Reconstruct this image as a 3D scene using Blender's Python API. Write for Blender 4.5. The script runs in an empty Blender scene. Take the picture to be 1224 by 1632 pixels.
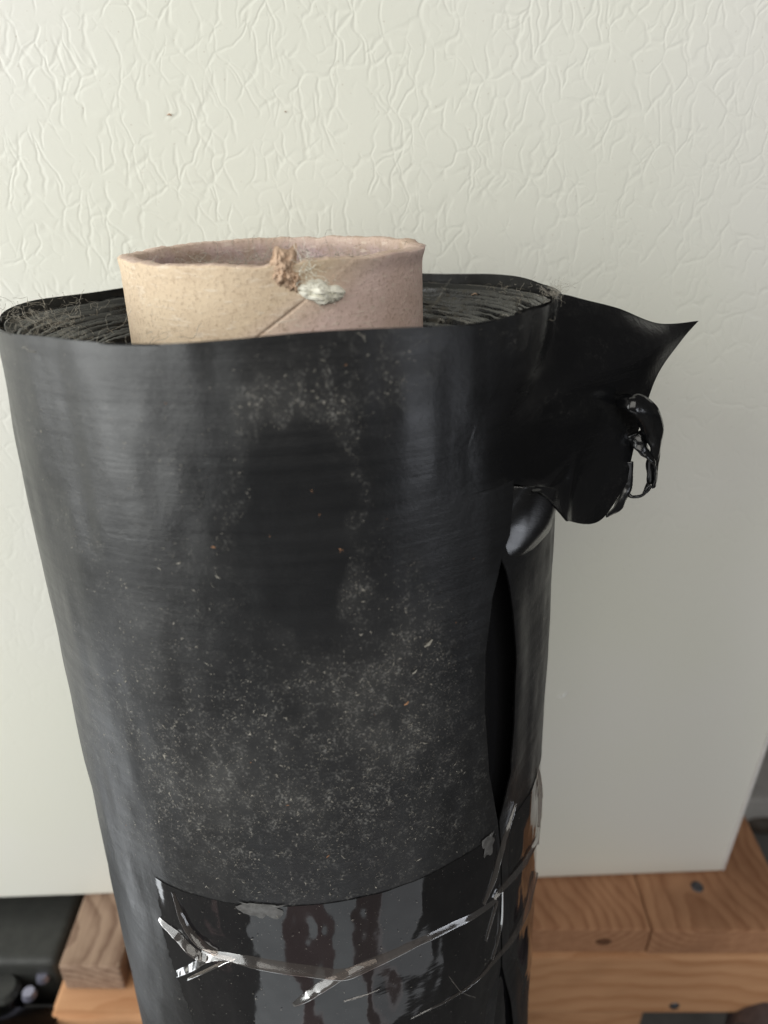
import bpy, bmesh, math, random
import numpy as np
from mathutils import Matrix, Vector

rng = np.random.default_rng(7)
random.seed(7)
sc = bpy.context.scene
COL = sc.collection
R_ = math.radians

# ------------------------------------------------------------------ camera
CAM_Z = 0.72
PITCH = 30.0
cam_d = bpy.data.cameras.new('camera')
cam = bpy.data.objects.new('camera', cam_d)
COL.objects.link(cam)
cam.location = (0, 0, CAM_Z)
cam.rotation_euler = (R_(90 - PITCH), 0, 0)
cam_d.sensor_fit = 'VERTICAL'
cam_d.sensor_height = 36.0
cam_d.lens = 36.0 * 1225.0 / 1632.0
cam_d.clip_start = 0.01
cam_d.clip_end = 60
cam_d.dof.use_dof = True
cam_d.dof.focus_distance = 0.222
cam_d.dof.aperture_fstop = 11.0
sc.camera = cam
sc.cycles.max_bounces = 7
sc.cycles.diffuse_bounces = 3
sc.cycles.glossy_bounces = 4
sc.cycles.transparent_max_bounces = 8

# ------------------------------------------------------------------ light
world = bpy.data.worlds.new('World')
sc.world = world
world.use_nodes = True
bg = world.node_tree.nodes['Background']
bg.inputs[0].default_value = (1.0, 0.95, 0.9, 1)
bg.inputs[1].default_value = 0.04


LAMP_GAIN = 2.2


def lamp(name, loc, aim, sx, sy, radiance, col=(1, 1, 1)):
    d = bpy.data.lights.new(name, 'AREA')
    d.shape = 'RECTANGLE'
    d.size, d.size_y = sx, sy
    d.energy = LAMP_GAIN * radiance * sx * sy * math.pi
    d.color = col
    o = bpy.data.objects.new(name, d)
    COL.objects.link(o)
    o.location = loc
    v = Vector(aim) - Vector(loc)
    o.rotation_euler = v.to_track_quat('-Z', 'Y').to_euler()
    return o


# big daylight opening to the left, an added front fill, a small added lamp at right for sheen
lamp('daylight_opening', (-1.10, -0.38, 0.86), (-0.02, 0.2, 0.62), 1.1, 1.15, 2.45, (0.98, 1.0, 0.98))
lamp('front_fill', (0.15, -0.95, 1.55), (0.0, 0.3, 0.6), 1.6, 0.9, 1.12, (1.0, 0.97, 0.90))
lamp('right_sheen_lamp', (0.75, -0.35, 0.60), (0.0, 0.2, 0.6), 0.22, 0.30, 1.7, (0.88, 0.92, 1.0))
lamp('low_side_light', (-0.50, 0.20, 0.15), (-0.06, 0.15, 0.42), 0.17, 0.26, 1.3, (0.93, 0.97, 1.0))  # added low lamp for the sheen down the roll's left edge
# added lamp strips low behind the camera, for the bands reflected in the tape
for x0, x1, L, c in ((-0.225, -0.10, 1.7, (0.92, 0.97, 1.0)), (-0.035, 0.115, 1.45, (0.92, 0.97, 1.0)),
                     (0.20, 0.42, 1.1, (0.93, 0.96, 1.0)), (-0.46, -0.40, 0.45, (1.0, 0.62, 0.6)),
                     (-0.10, -0.035, 0.42, (1.0, 0.60, 0.58)), (0.115, 0.20, 0.30, (1.0, 0.66, 0.62))):
    lamp('low_light', ((x0 + x1) / 2, -0.25, 0.17), ((x0 + x1) / 2 * 0.4, 0.15, 0.42), x1 - x0, 0.28, L * 0.22, c)

sc.view_settings.view_transform = 'Standard'
sc.view_settings.look = 'None'
sc.view_settings.exposure = 0.13
sc.view_settings.gamma = 1.0
sc.view_settings.use_curve_mapping = False

# ------------------------------------------------------------------ helpers
FPX, CX, CY = 1225.0, 612.0, 816.0
p_ = R_(PITCH)
CP = np.array([0, 0, CAM_Z])
RT = np.array([1.0, 0, 0])
FW = np.array([0, math.cos(p_), -math.sin(p_)])
UP = np.array([0, math.sin(p_), math.cos(p_)])


def ray(px, py):
    return FW + RT * (px - CX) / FPX - UP * (py - CY) / FPX


def at_y(px, py, y):
    d = ray(px, py)
    return CP + d * (y / d[1])


def at_z(px, py, z):
    d = ray(px, py)
    return CP + d * ((z - CAM_Z) / d[2])


# the roll's own frame: top centre, axis leaning back 8 degrees
RR = 0.0785
TOPC = np.array([-0.0279, 0.2239, CAM_Z - 0.0574])
EZ = -np.array([0.0337, -0.1443, -1.0])
EZ /= np.linalg.norm(EZ)
EX = RT - EZ * (RT @ EZ)
EX /= np.linalg.norm(EX)
EY = np.cross(EZ, EX)
LR = (TOPC[2] - 0.0125) / EZ[2]
BASE = TOPC - EZ * LR
ROLL_M = Matrix(((EX[0], EY[0], EZ[0], BASE[0]), (EX[1], EY[1], EZ[1], BASE[1]),
                 (EX[2], EY[2], EZ[2], BASE[2]), (0, 0, 0, 1)))


def to_roll(P):
    q = np.asarray(P) - BASE
    return np.array([q @ EX, q @ EY, q @ EZ])


def cyl(px, py, R=RR):
    """where a sight line meets the roll: angle from its front (rad), height in the roll's frame"""
    d = ray(px, py)
    o = CP - BASE
    dl = np.array([d @ EX, d @ EY])
    ol = np.array([o @ EX, o @ EY])
    A = dl @ dl
    B = 2 * dl @ ol
    C = ol @ ol - R * R
    D = max(B * B - 4 * A * C, 0)
    t = (-B - math.sqrt(D)) / (2 * A)
    P = CP + d * t - BASE
    return math.atan2(P @ EX, -(P @ EY)), P @ EZ


def pol(r, phi, z):
    return np.array([r * np.sin(phi), -r * np.cos(phi), z])


def tag(o, label=None, cat=None, group=None, kind=None):
    if label: o['label'] = label
    if cat: o['category'] = cat
    if group: o['group'] = group
    if kind: o['kind'] = kind
    return o


def link(name, me, mat=None, parent=None, smooth=True):
    o = bpy.data.objects.new(name, me)
    COL.objects.link(o)
    if mat is not None and len(me.materials) == 0:
        me.materials.append(mat)
    if parent is not None:
        o.parent = parent
    if smooth:
        me.polygons.foreach_set('use_smooth', np.ones(len(me.polygons), dtype=bool))
    return o


def empty(name, loc=(0, 0, 0)):
    o = bpy.data.objects.new(name, None)
    o.empty_display_size = 0.03
    COL.objects.link(o)
    o.location = loc
    return o


def grid_mesh(name, P, close_u=False, uv=None, attrs=None):
    """P: (rows, cols, 3)"""
    n, m = P.shape[:2]
    V = P.reshape(-1, 3)
    idx = np.arange(n * m).reshape(n, m)
    if close_u:
        nx = np.roll(idx, -1, axis=1)
        a, b, c, d = idx[:-1], nx[:-1], nx[1:], idx[1:]
    else:
        a, b, c, d = idx[:-1, :-1], idx[:-1, 1:], idx[1:, 1:], idx[1:, :-1]
    Fc = np.stack([a, b, c, d], -1).reshape(-1, 4)
    me = bpy.data.meshes.new(name)
    me.from_pydata(V.tolist(), [], Fc.tolist())
    if uv is not None:
        l = me.uv_layers.new(name='UVMap')
        li = np.empty(len(me.loops), dtype=np.int32)
        me.loops.foreach_get('vertex_index', li)
        l.data.foreach_set('uv', uv.reshape(-1, 2)[li].astype(np.float32).ravel())
    for k, v in (attrs or {}).items():
        at = me.attributes.new(k, 'FLOAT', 'POINT')
        at.data.foreach_set('value', v.astype(np.float32).ravel())
    me.update()
    return me


def catmull(P, n):
    """resample control points P (k,3) to n points"""
    P = np.asarray(P, float)
    k = len(P)
    t = np.linspace(0, k - 1, n)
    i = np.clip(t.astype(int), 0, k - 2)
    u = (t - i)[:, None]
    p0 = P[np.clip(i - 1, 0, k - 1)]
    p1 = P[i]
    p2 = P[i + 1]
    p3 = P[np.clip(i + 2, 0, k - 1)]
    return 0.5 * ((2 * p1) + (-p0 + p2) * u + (2 * p0 - 5 * p1 + 4 * p2 - p3) * u ** 2 + (-p0 + 3 * p1 - 3 * p2 + p3) * u ** 3)


def vnoise(x, y, seed=0):
    """smooth value noise on arrays, -1..1"""
    xi = np.floor(x).astype(np.int64)
    yi = np.floor(y).astype(np.int64)
    u = x - xi
    v = y - yi
    u = u * u * (3 - 2 * u)
    v = v * v * (3 - 2 * v)

    def h(a, b):
        n = (a * 374761393 + b * 668265263 + seed * 982451653) & 0x7fffffff
        n = ((n ^ (n >> 13)) * 1274126177) & 0x7fffffff
        n = n ^ (n >> 16)
        return (n & 0xffff) / 32767.5 - 1
    return (h(xi, yi) * (1 - u) + h(xi + 1, yi) * u) * (1 - v) + (h(xi, yi + 1) * (1 - u) + h(xi + 1, yi + 1) * u) * v


def tube_data(pts, rad, sides=5, flat=1.0):
    pts = np.asarray(pts, float)
    n = len(pts)
    rad = np.broadcast_to(np.asarray(rad, float), (n,))
    T = np.gradient(pts, axis=0)
    T /= np.linalg.norm(T, axis=1)[:, None] + 1e-12
    ref = np.array([0, 0, 1.0]) if abs(T[0, 2]) < 0.9 else np.array([1.0, 0, 0])
    N = np.cross(T, ref)
    N /= np.linalg.norm(N, axis=1)[:, None] + 1e-12
    B = np.cross(T, N)
    a = np.linspace(0, 2 * math.pi, sides, endpoint=False)
    V = pts[:, None] + rad[:, None, None] * (np.cos(a)[None, :, None] * N[:, None] + flat * np.sin(a)[None, :, None] * B[:, None])
    idx = np.arange(n * sides).reshape(n, sides)
    nx = np.roll(idx, -1, 1)
    Fq = np.stack([idx[:-1], nx[:-1], nx[1:], idx[1:]], -1).reshape(-1, 4)
    return V.reshape(-1, 3), Fq


def mesh_many(name, parts):
    Vs, Fs, o = [], [], 0
    for V, Fq in parts:
        Vs.append(V)
        Fs.extend((Fq + o).tolist())
        o += len(V)
    me = bpy.data.meshes.new(name)
    me.from_pydata(np.concatenate(Vs).tolist(), [], Fs)
    me.update()
    return me


def box_mesh(name, x0, x1, y0, y1, z0, z1, bevel=0.002, seg=2):
    bm = bmesh.new()
    bmesh.ops.create_cube(bm, size=1)
    for v in bm.verts:
        v.co = Vector((x0 if v.co.x < 0 else x1, y0 if v.co.y < 0 else y1, z0 if v.co.z < 0 else z1))
    if bevel:
        bmesh.ops.bevel(bm, geom=bm.edges[:], offset=bevel, segments=seg, affect='EDGES', profile=0.6)
    me = bpy.data.meshes.new(name)
    bm.to_mesh(me)
    bm.free()
    return me


def solidify(o, t, off=-1.0, rim=True):
    m = o.modifiers.new('thickness', 'SOLIDIFY')
    m.use_rim = rim
    m.thickness = t
    m.offset = off


# ------------------------------------------------------------------ materials
class NT:
    dim = '3D'

    def __init__(s, name):
        s.m = bpy.data.materials.new(name)
        s.m.use_nodes = True
        s.t = s.m.node_tree
        s.b = s.t.nodes['Principled BSDF']
        s.out = s.t.nodes['Material Output']

    def n(s, typ, **kw):
        nd = s.t.nodes.new('ShaderNode' + typ)
        ins = kw.pop('ins', {})
        for k, v in kw.items():
            setattr(nd, k, v)
        for k, v in ins.items():
            s.set(nd.inputs[k], v)
        return nd

    def set(s, inp, v):
        if isinstance(v, bpy.types.NodeSocket):
            s.t.links.new(v, inp)
        else:
            inp.default_value = v

    def math(s, op, a, b=0.0, c=None, clamp=False):
        nd = s.n('Math', operation=op, use_clamp=clamp)
        s.set(nd.inputs[0], a)
        s.set(nd.inputs[1], b)
        if c is not None:
            s.set(nd.inputs[2], c)
        return nd.outputs[0]

    def mix(s, f, a, b):
        nd = s.n('Mix', data_type='RGBA')
        s.set(nd.inputs[0], f)
        s.set(nd.inputs[6], a if isinstance(a, bpy.types.NodeSocket) else (*a, 1))
        s.set(nd.inputs[7], b if isinstance(b, bpy.types.NodeSocket) else (*b, 1))
        return nd.outputs[2]

    def ramp(s, f, lo, hi, a=0.0, b=1.0):
        nd = s.n('MapRange', interpolation_type='SMOOTHSTEP')
        for k, v in zip((0, 1, 2, 3, 4), (f, lo, hi, a, b)):
            s.set(nd.inputs[k], v)
        return nd.outputs[0]

    def coord(s, kind='Object', scale=(1, 1, 1), rot=(0, 0, 0), loc=(0, 0, 0)):
        tc = s.n('TexCoord')
        mp = s.n('Mapping', ins={'Scale': scale, 'Rotation': rot, 'Location': loc})
        s.t.links.new(tc.outputs[kind], mp.inputs[0])
        return mp.outputs[0]

    def noise(s, vec, scale, detail=4, rough=0.5, dist=0.0):
        return s.n('TexNoise', noise_dimensions=s.dim, ins={'Vector': vec, 'Scale': scale, 'Detail': detail, 'Roughness': rough, 'Distortion': dist}).outputs[0]

    def bump(s, h, strength, dist, normal=None):
        nd = s.n('Bump', ins={'Height': h, 'Strength': strength, 'Distance': dist})
        if normal is not None:
            s.set(nd.inputs['Normal'], normal)
        return nd.outputs[0]

    def P(s, **kw):
        names = {'base': 'Base Color', 'rough': 'Roughness', 'spec': 'Specular IOR Level', 'normal': 'Normal', 'ior': 'IOR',
                 'trans': 'Transmission Weight', 'coat': 'Coat Weight', 'coat_r': 'Coat Roughness', 'alpha': 'Alpha', 'metal': 'Metallic',
                 'sheen': 'Sheen Weight'}
        for k, v in kw.items():
            if k == 'base' and isinstance(v, tuple):
                v = (*v, 1)
            s.set(s.b.inputs[names[k]], v)
        return s.m


# --- cream appliance paint pressed with a hide grain
def mat_panel():
    s = NT('cream_grained_paint')
    c3 = s.coord('Object')
    sep = s.n('SeparateXYZ')
    s.set(sep.inputs[0], c3)
    cmb = s.n('CombineXYZ')
    s.set(cmb.inputs[0], sep.outputs[0]); s.set(cmb.inputs[1], sep.outputs[2])
    c = cmb.outputs[0]

    def n2(vec, scale, detail, rough=0.5, out=0):
        return s.n('TexNoise', noise_dimensions='2D', ins={'Vector': vec, 'Scale': scale, 'Detail': detail, 'Roughness': rough}).outputs[out]
    wv = s.n('VectorMath', operation='MULTIPLY_ADD')
    s.set(wv.inputs[0], n2(c, 60.0, 2.0, 0.55, 1)); wv.inputs[1].default_value = (0.010, 0.013, 0.0); s.set(wv.inputs[2], c)

    def creases(scale, sx, sz, rot, hi, ms, seed, mlo, mhi):
        mp = s.n('Mapping', ins={'Scale': (sx, sz, 1.0), 'Rotation': (0, 0, rot), 'Location': (seed, seed * 0.7, 0)})
        s.set(mp.inputs[0], wv.outputs[0])
        v = s.n('TexVoronoi', voronoi_dimensions='2D', feature='DISTANCE_TO_EDGE', ins={'Vector': mp.outputs[0], 'Scale': scale, 'Randomness': 1.0})
        line = s.ramp(v.outputs[0], 0.0, hi, 1.0, 0.0)
        off = s.n('VectorMath', operation='ADD')
        s.set(off.inputs[0], c); off.inputs[1].default_value = (seed * 3.1, seed, 0)
        return s.math('MULTIPLY', line, s.ramp(n2(off.outputs[0], ms, 1, 0.5), mlo, mhi))
    a = creases(92, 1.20, 0.74, R_(32), 0.10, 52, 1.3, 0.40, 0.60)
    b = creases(108, 1.20, 0.74, R_(-40), 0.11, 60, 5.1, 0.40, 0.60)
    d = creases(165, 1.1, 0.85, R_(8), 0.15, 60, 9.7, 0.42, 0.62)
    h = s.math('ADD', s.math('ADD', a, s.math('MULTIPLY', b, 0.75)), s.math('MULTIPLY', d, 0.35))
    h = s.math('MULTIPLY', h, -1.0)
    h = s.math('ADD', h, s.math('MULTIPLY', n2(c, 260, 2, 0.6), 0.22))
    # the pressed grain runs out towards the foot of the panel
    fade = s.ramp(sep.outputs[2], 0.05, 0.42, 0.22, 1.0)
    nrm = s.n('Bump', ins={'Height': h, 'Distance': 0.0007})
    s.set(nrm.inputs['Strength'], s.math('MULTIPLY', fade, 0.18))
    base = s.mix(s.ramp(n2(c, 6, 2), 0.3, 0.7), (0.755, 0.755, 0.672), (0.77, 0.762, 0.71))
    grime = s.ramp(n2(c, 700, 1), 0.78, 0.84)
    base = s.mix(s.math('MULTIPLY', grime, 0.25), base, (0.35, 0.28, 0.2))
    return s.P(base=base, rough=0.42, spec=0.4, normal=nrm.outputs[0])


# --- black polyethylene: matte satin, dusty
def mat_film(name, rough=0.40, dusty=1.0, glossy=False):
    s = NT(name)
    s.dim = '2D'
    c = s.coord('UV')
    at = s.n('Attribute', attribute_name='dust')
    cl = s.n('Attribute', attribute_name='clean').outputs['Fac']
    dmask = s.math('MULTIPLY', at.outputs['Fac'], s.math('SUBTRACT', 1.0, s.math('MULTIPLY', cl, 0.72)))
    st = s.n('Mapping', ins={'Scale': (14, 260, 1)})
    s.set(st.inputs[0], c)
    streak = s.noise(st.outputs[0], 1.0, 4, 0.6)
    big = s.noise(c, 26, 4, 0.55)
    fine = s.noise(c, 1300, 2, 0.6)
    mid = s.noise(c, 330, 4, 0.7)
    grain = s.math('MULTIPLY', s.ramp(mid, 0.44, 0.72), s.ramp(fine, 0.42, 0.70))
    d = s.math('MULTIPLY', s.math('MULTIPLY', grain, dmask), 0.42 * dusty, clamp=True)
    haze = s.math('MULTIPLY', s.math('MULTIPLY', s.ramp(big, 0.32, 0.75), dmask), 0.065 * dusty, clamp=True)
    d = s.math('ADD', d, haze, clamp=True)
    base = s.mix(d, (0.0060, 0.0063, 0.0072), (0.38, 0.37, 0.345))
    r = s.math('ADD', s.math('MULTIPLY', streak, 0.16), rough - 0.08)
    r = s.math('ADD', r, s.math('MULTIPLY', s.ramp(big, 0.3, 0.7), 0.08))
    r = s.math('ADD', r, s.math('MULTIPLY', dmask, 0.10 * dusty))
    r = s.math('SUBTRACT', r, s.math('MULTIPLY', cl, 0.20), clamp=True)
    hb = s.math('ADD', s.math('MULTIPLY', streak, 0.6), s.math('MULTIPLY', mid, 0.5))
    nrm = s.bump(hb, 0.22 if not glossy else 0.10, 0.0008)
    return s.P(base=base, rough=r, spec=0.62, normal=nrm)


def mat_winding():
    s = NT('wound_film_edges')
    c = s.coord('Object')
    at = s.n('Attribute', attribute_name='dust')
    n1 = s.noise(c, 300, 4, 0.65)
    n2 = s.noise(c, 60, 3, 0.5)
    d = s.math('MULTIPLY', s.math('MULTIPLY', s.ramp(n1, 0.42, 0.68), s.ramp(n2, 0.3, 0.62)), at.outputs['Fac'], clamp=True)
    base = s.mix(d, (0.010, 0.010, 0.011), (0.21, 0.20, 0.165))
    return s.P(base=base, rough=s.ramp(d, 0, 0.5, 0.26, 0.85), spec=0.5, normal=s.bump(n1, 0.15, 0.0005))


def mat_card():
    s = NT('paper_board')
    c = s.coord('Object')
    at = s.n('Attribute', attribute_name='ply')
    ins = s.n('Attribute', attribute_name='inside')
    f1 = s.noise(c, 900, 4, 0.7)
    f2 = s.noise(c, 60, 4, 0.6)
    st = s.n('Mapping', ins={'Scale': (260, 260, 1100)})
    s.set(st.inputs[0], c)
    f3 = s.noise(st.outputs[0], 1.0, 3, 0.6)
    tan = s.mix(s.ramp(f2, 0.3, 0.72), (0.70, 0.565, 0.41), (0.60, 0.465, 0.335))
    pink = s.mix(s.ramp(f2, 0.3, 0.72), (0.77, 0.59, 0.535), (0.67, 0.50, 0.435))
    base = s.mix(at.outputs['Fac'], tan, pink)
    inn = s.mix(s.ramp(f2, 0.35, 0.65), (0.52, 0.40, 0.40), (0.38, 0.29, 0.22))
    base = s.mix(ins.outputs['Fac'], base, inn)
    base = s.mix(s.math('MULTIPLY', s.ramp(f1, 0.48, 0.70), 0.42), base, (0.30, 0.20, 0.13))
    base = s.mix(s.math('MULTIPLY', s.ramp(f3, 0.54, 0.70), 0.40), base, (0.80, 0.71, 0.60))
    sm = s.n('Attribute', attribute_name='seam').outputs['Fac']
    base = s.mix(s.math('MULTIPLY', sm, 0.6), base, (0.10, 0.065, 0.045))
    h = s.math('ADD', f1, s.math('MULTIPLY', f3, 0.6))
    return s.P(base=base, rough=0.9, spec=0.15, normal=s.bump(h, 0.38, 0.0006))


def mat_wood(name, axis, ca, cb, ring=120, ofs=(0, 0, 0), rough=0.75):
    s = NT(name)
    c = s.coord('Object', loc=ofs)
    sc_ = {'X': (6, 60, 60), 'Y': (60, 6, 60)}[axis]
    mp = s.n('Mapping', ins={'Scale': sc_})
    s.set(mp.inputs[0], c)
    g = s.noise(mp.outputs[0], 3.0, 5, 0.65)
    warp = s.n('TexNoise', ins={'Vector': c, 'Scale': 9.0, 'Detail': 2.0})
    wv = s.n('VectorMath', operation='MULTIPLY_ADD')
    s.set(wv.inputs[0], warp.outputs[1]); wv.inputs[1].default_value = (0.05, 0.05, 0.05); s.set(wv.inputs[2], c)
    w = s.n('TexWave', wave_type='RINGS', rings_direction=axis, wave_profile='SAW',
            ins={'Vector': wv.outputs[0], 'Scale': ring / 6.28, 'Distortion': 1.5, 'Detail': 2.0, 'Detail Scale': 2.0})
    f = s.math('ADD', s.math('MULTIPLY', s.ramp(w.outputs[1], 0.35, 1.0), 0.62), s.math('MULTIPLY', s.ramp(g, 0.35, 0.7), 0.5), clamp=True)
    blot = s.noise(c, 14, 3, 0.6)
    base = s.mix(f, ca, cb)
    base = s.mix(s.math('MULTIPLY', s.ramp(blot, 0.5, 0.75), 0.35), base, tuple(v * 0.55 for v in cb))
    return s.P(base=base, rough=rough, spec=0.25, normal=s.bump(s.math('ADD', g, w.outputs[1]), 0.35, 0.0012))


def mat_plain(name, col, rough, spec=0.5, nscale=200, namp=0.3, col2=None, bump=0.2, metal=0.0):
    s = NT(name)
    c = s.coord('Object')
    n = s.noise(c, nscale, 4, 0.6)
    base = s.mix(s.ramp(n, 0.3, 0.7), col, col2 or tuple(v * (1 - namp) for v in col))
    return s.P(base=base, rough=s.ramp(n, 0.2, 0.8, rough * 0.85, min(1, rough * 1.15)), spec=spec, metal=metal, normal=s.bump(n, bump, 0.0008))


def mat_tape():
    # clear tape in full contact with the black film: the film's matte skin is wetted out
    s = NT('clear_tape_on_black')
    s.dim = '2D'
    c = s.coord('UV')
    mp = s.n('Mapping', ins={'Scale': (70, 170, 1)})
    s.set(mp.inputs[0], c)
    n = s.noise(mp.outputs[0], 1.0, 3, 0.6)
    slow = s.noise(c, 40, 2, 0.5)
    sp = s.ramp(s.noise(c, 1500, 2, 0.5), 0.74, 0.80)
    sp = s.math('MULTIPLY', sp, s.ramp(slow, 0.4, 0.65))
    base = s.mix(s.math('MULTIPLY', sp, 0.4), (0.006, 0.006, 0.007), (0.35, 0.33, 0.30))
    h = s.math('ADD', s.math('MULTIPLY', n, 0.5), s.math('MULTIPLY', slow, 0.12))
    return s.P(base=base, rough=0.085, spec=0.62, normal=s.bump(h, 0.045, 0.0022))


def mat_clear():
    s = NT('clear_tape_fold')
    lw = s.n('LayerWeight', ins={'Blend': 0.35})
    tr = s.n('BsdfTransparent', ins={'Color': (0.86, 0.80, 0.76, 1)})
    gl = s.n('BsdfGlossy', ins={'Color': (0.7, 0.7, 0.7, 1), 'Roughness': 0.10})
    df = s.n('BsdfDiffuse', ins={'Color': (0.62, 0.58, 0.55, 1)})
    m0 = s.n('MixShader', ins={0: 0.05})
    s.t.links.new(tr.outputs[0], m0.inputs[1]); s.t.links.new(df.outputs[0], m0.inputs[2])
    m1 = s.n('MixShader')
    f = s.math('ADD', s.math('MULTIPLY', lw.outputs['Fresnel'], 0.60), 0.05, clamp=True)
    s.set(m1.inputs[0], f)
    s.t.links.new(m0.outputs[0], m1.inputs[1]); s.t.links.new(gl.outputs[0], m1.inputs[2])
    s.t.links.new(m1.outputs[0], s.out.inputs[0])
    s.t.nodes.remove(s.b)
    return s.m


M_PANEL = mat_panel()
M_FILM = mat_film('black_film', 0.36)
M_FLAP = mat_film('black_film_clean', 0.20, 0.35, True)
M_FOLD = mat_film('black_film_taut', 0.24, 0.10, True)
M_FOLD.node_tree.nodes['Principled BSDF'].inputs['Specular IOR Level'].default_value = 1.0
M_WIND = mat_winding()
M_CARD = mat_card()
M_TAPE = mat_tape()
M_CLEAR = mat_clear()
M_LINT = mat_plain('pale_lint', (0.42, 0.39, 0.33), 0.95, 0.1)
M_LINT2 = mat_plain('white_fluff', (0.95, 0.93, 0.82), 0.95, 0.1, 300, 0.12)
M_FLAKE = mat_plain('torn_board', (0.60, 0.43, 0.31), 0.95, 0.1, 500, 0.35, None, 0.6)
M_DUST = mat_plain('dust_specks', (0.34, 0.32, 0.28), 0.9, 0.2, 900, 0.4)
M_BITS = mat_plain('brown_crumbs', (0.42, 0.22, 0.12), 0.9, 0.2)
M_FLOOR = mat_plain('concrete', (0.13, 0.125, 0.12), 0.9, 0.2, 30, 0.25, None, 0.3)
M_WOODY = mat_wood('plank_wood_end', 'Y', (0.42, 0.225, 0.125), (0.27, 0.125, 0.065), 400, (-0.02, 0, -0.10))
M_WOODY2 = mat_wood('plank_wood_grey', 'Y', (0.33, 0.23, 0.165), (0.16, 0.095, 0.065), 420, (0.0, 0, 0.06))
M_WOODX = mat_wood('beam_wood', 'X', (0.56, 0.31, 0.165), (0.43, 0.21, 0.10), 150, (0, 0.10, 0.16))
M_KNOT = mat_plain('knot_wood', (0.16, 0.075, 0.04), 0.8, 0.2, 300, 0.4)
M_NAIL = mat_plain('dull_nail', (0.10, 0.10, 0.11), 0.5, 0.5, 400, 0.4, None, 0.2, 0.6)
M_DARK = mat_plain('dark_grey_plastic', (0.030, 0.031, 0.028), 0.55, 0.5, 120, 0.3)
M_BLACK = mat_plain('black_moulded_plastic', (0.012, 0.013, 0.018), 0.30, 0.5, 120, 0.3)
M_HOSE = mat_plain('brown_hose', (0.06, 0.045, 0.035), 0.6, 0.4)

# ------------------------------------------------------------------ setting: floor
fl = link('floor', box_mesh('floor', -3, 3, -2.5, 3.0, -0.05, 0.0, 0), M_FLOOR, None, False)
tag(fl, kind='structure')

# ------------------------------------------------------------------ appliance panel
D_PANEL = 0.309


def on_panel(px, py, psi, D=D_PANEL):
    nrm = np.array([-math.sin(psi), math.cos(psi), 0])
    P0 = np.array([-0.03, D, 0])
    d = ray(px, py)
    t = ((P0 - CP) @ nrm) / (d @ nrm)
    return CP + d * t


lo, hi = -0.3, 0.5
for _ in range(50):
    psi = (lo + hi) / 2
    dz = on_panel(1150, 1389, psi)[2] - on_panel(20, 1431, psi)[2]
    if dz > 0: lo = psi
    else: hi = psi
CORNER = on_panel(1150, 1389, psi)
ZB = CORNER[2]
print('psi', math.degrees(psi), 'corner', CORNER)
u_ax = np.array([math.cos(psi), math.sin(psi), 0])
panel = empty('appliance_panel', (CORNER[0], CORNER[1], ZB + 0.0))
panel.rotation_euler = (0, 0, psi)
tag(panel, 'cream appliance panel with pressed leather grain behind the black roll', 'appliance')
PW, PH = 1.15, 0.95
sk = link('painted_skin', box_mesh('skin', -PW, 0.0, 0.0, 0.30, 0.0, PH, 0.0022, 3), M_PANEL, panel)
M_EDGE = mat_plain('pale_edge_paint', (0.80, 0.78, 0.76), 0.30, 0.5, 300, 0.1)
link('edge_trim', box_mesh('edge', -0.0010, 0.0012, -0.0008, 0.28, 0.002, PH - 0.002, 0.0006, 2), M_EDGE, panel)


def panel_mark(name, px, py, pts, rad, mat, label=None):
    P = on_panel(px, py, psi)
    q = P - CORNER
    u, z = q @ u_ax, q[2]
    V, Fq = tube_data([(u + a, -0.0003, z + b) for a, b in pts], rad, 6, 0.5)
    o = link(name, mesh_many(name, [(V, Fq)]), mat, panel)
    if label: o['label'] = label
    return o


panel_mark('scuff', 898, 1108, [(-0.004, -0.0012), (-0.001, -0.0010), (0.0005, 0.0002), (0.0016, 0.003)], [0.0002, 0.0004, 0.0009, 0.0003],
           mat_plain('white_scuff', (0.85, 0.85, 0.87), 0.5), 'small white scuff low on the panel')
panel_mark('dirt_spot', 270, 183, [(-0.0008, 0), (0, 0.0002), (0.0009, -0.0002)], [0.0002, 0.0005, 0.0002], M_BITS, 'tiny brown speck on the panel')
panel_mark('dirt_spot', 455, 178, [(-0.0004, 0), (0, 0.0001), (0.0005, -0.0001)], [0.0001, 0.0003, 0.0001], M_BITS)

# ------------------------------------------------------------------ timber skid under the panel
ZT = ZB - 0.0009
yfr = at_z(1000, 1484, ZT)[1]
yfl = at_z(150, 1541, ZT)[1]
TH = 0.024


def plank(name, x0, x1, y0, y1, z0, z1, mat, label, cat='timber', group=None, rot=0.0, bevel=0.0015):
    o = link(name, box_mesh(name, -(x1 - x0) / 2, (x1 - x0) / 2, 0, y1 - y0, 0, z1 - z0, bevel, 2), mat, None, False)
    o.location = ((x0 + x1) / 2, y0, z0)
    o.rotation_euler = (0, 0, rot)
    return tag(o, label, cat, group)


xr_edge = at_z(1224, 1376, ZT)[0]
xj = at_z(1040, 1484, ZT)[0]
xl = at_z(850, 1484, ZT)[0]
print('yfr', yfr, 'yfl', yfl, 'ZT', ZT, xr_edge, xj, xl)
g_t = 'timbers under the appliance'
pr = plank('timber_plank', xj + 0.0002, xr_edge, yfr, yfr + 0.5, ZT - TH, ZT, M_WOODY,
           'brown plank with curved end grain under the panel corner', 'timber', g_t)
pm = plank('timber_plank', xl - 0.07, xj - 0.0002, yfr + 0.0012, yfr + 0.5, ZT - TH - 0.0006, ZT - 0.0006, M_WOODY,
           'brown plank with a knot just right of the black roll', 'timber', g_t)
xa, xb = at_z(92, 1541, ZT)[0], at_z(190, 1541, ZT)[0]
pl = plank('timber_plank', xa, xb, yfl, yfl + 0.5, ZT - TH, ZT, M_WOODY2,
           'weathered grey brown plank left of the black roll', 'timber', g_t, rot=-0.01)
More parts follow.
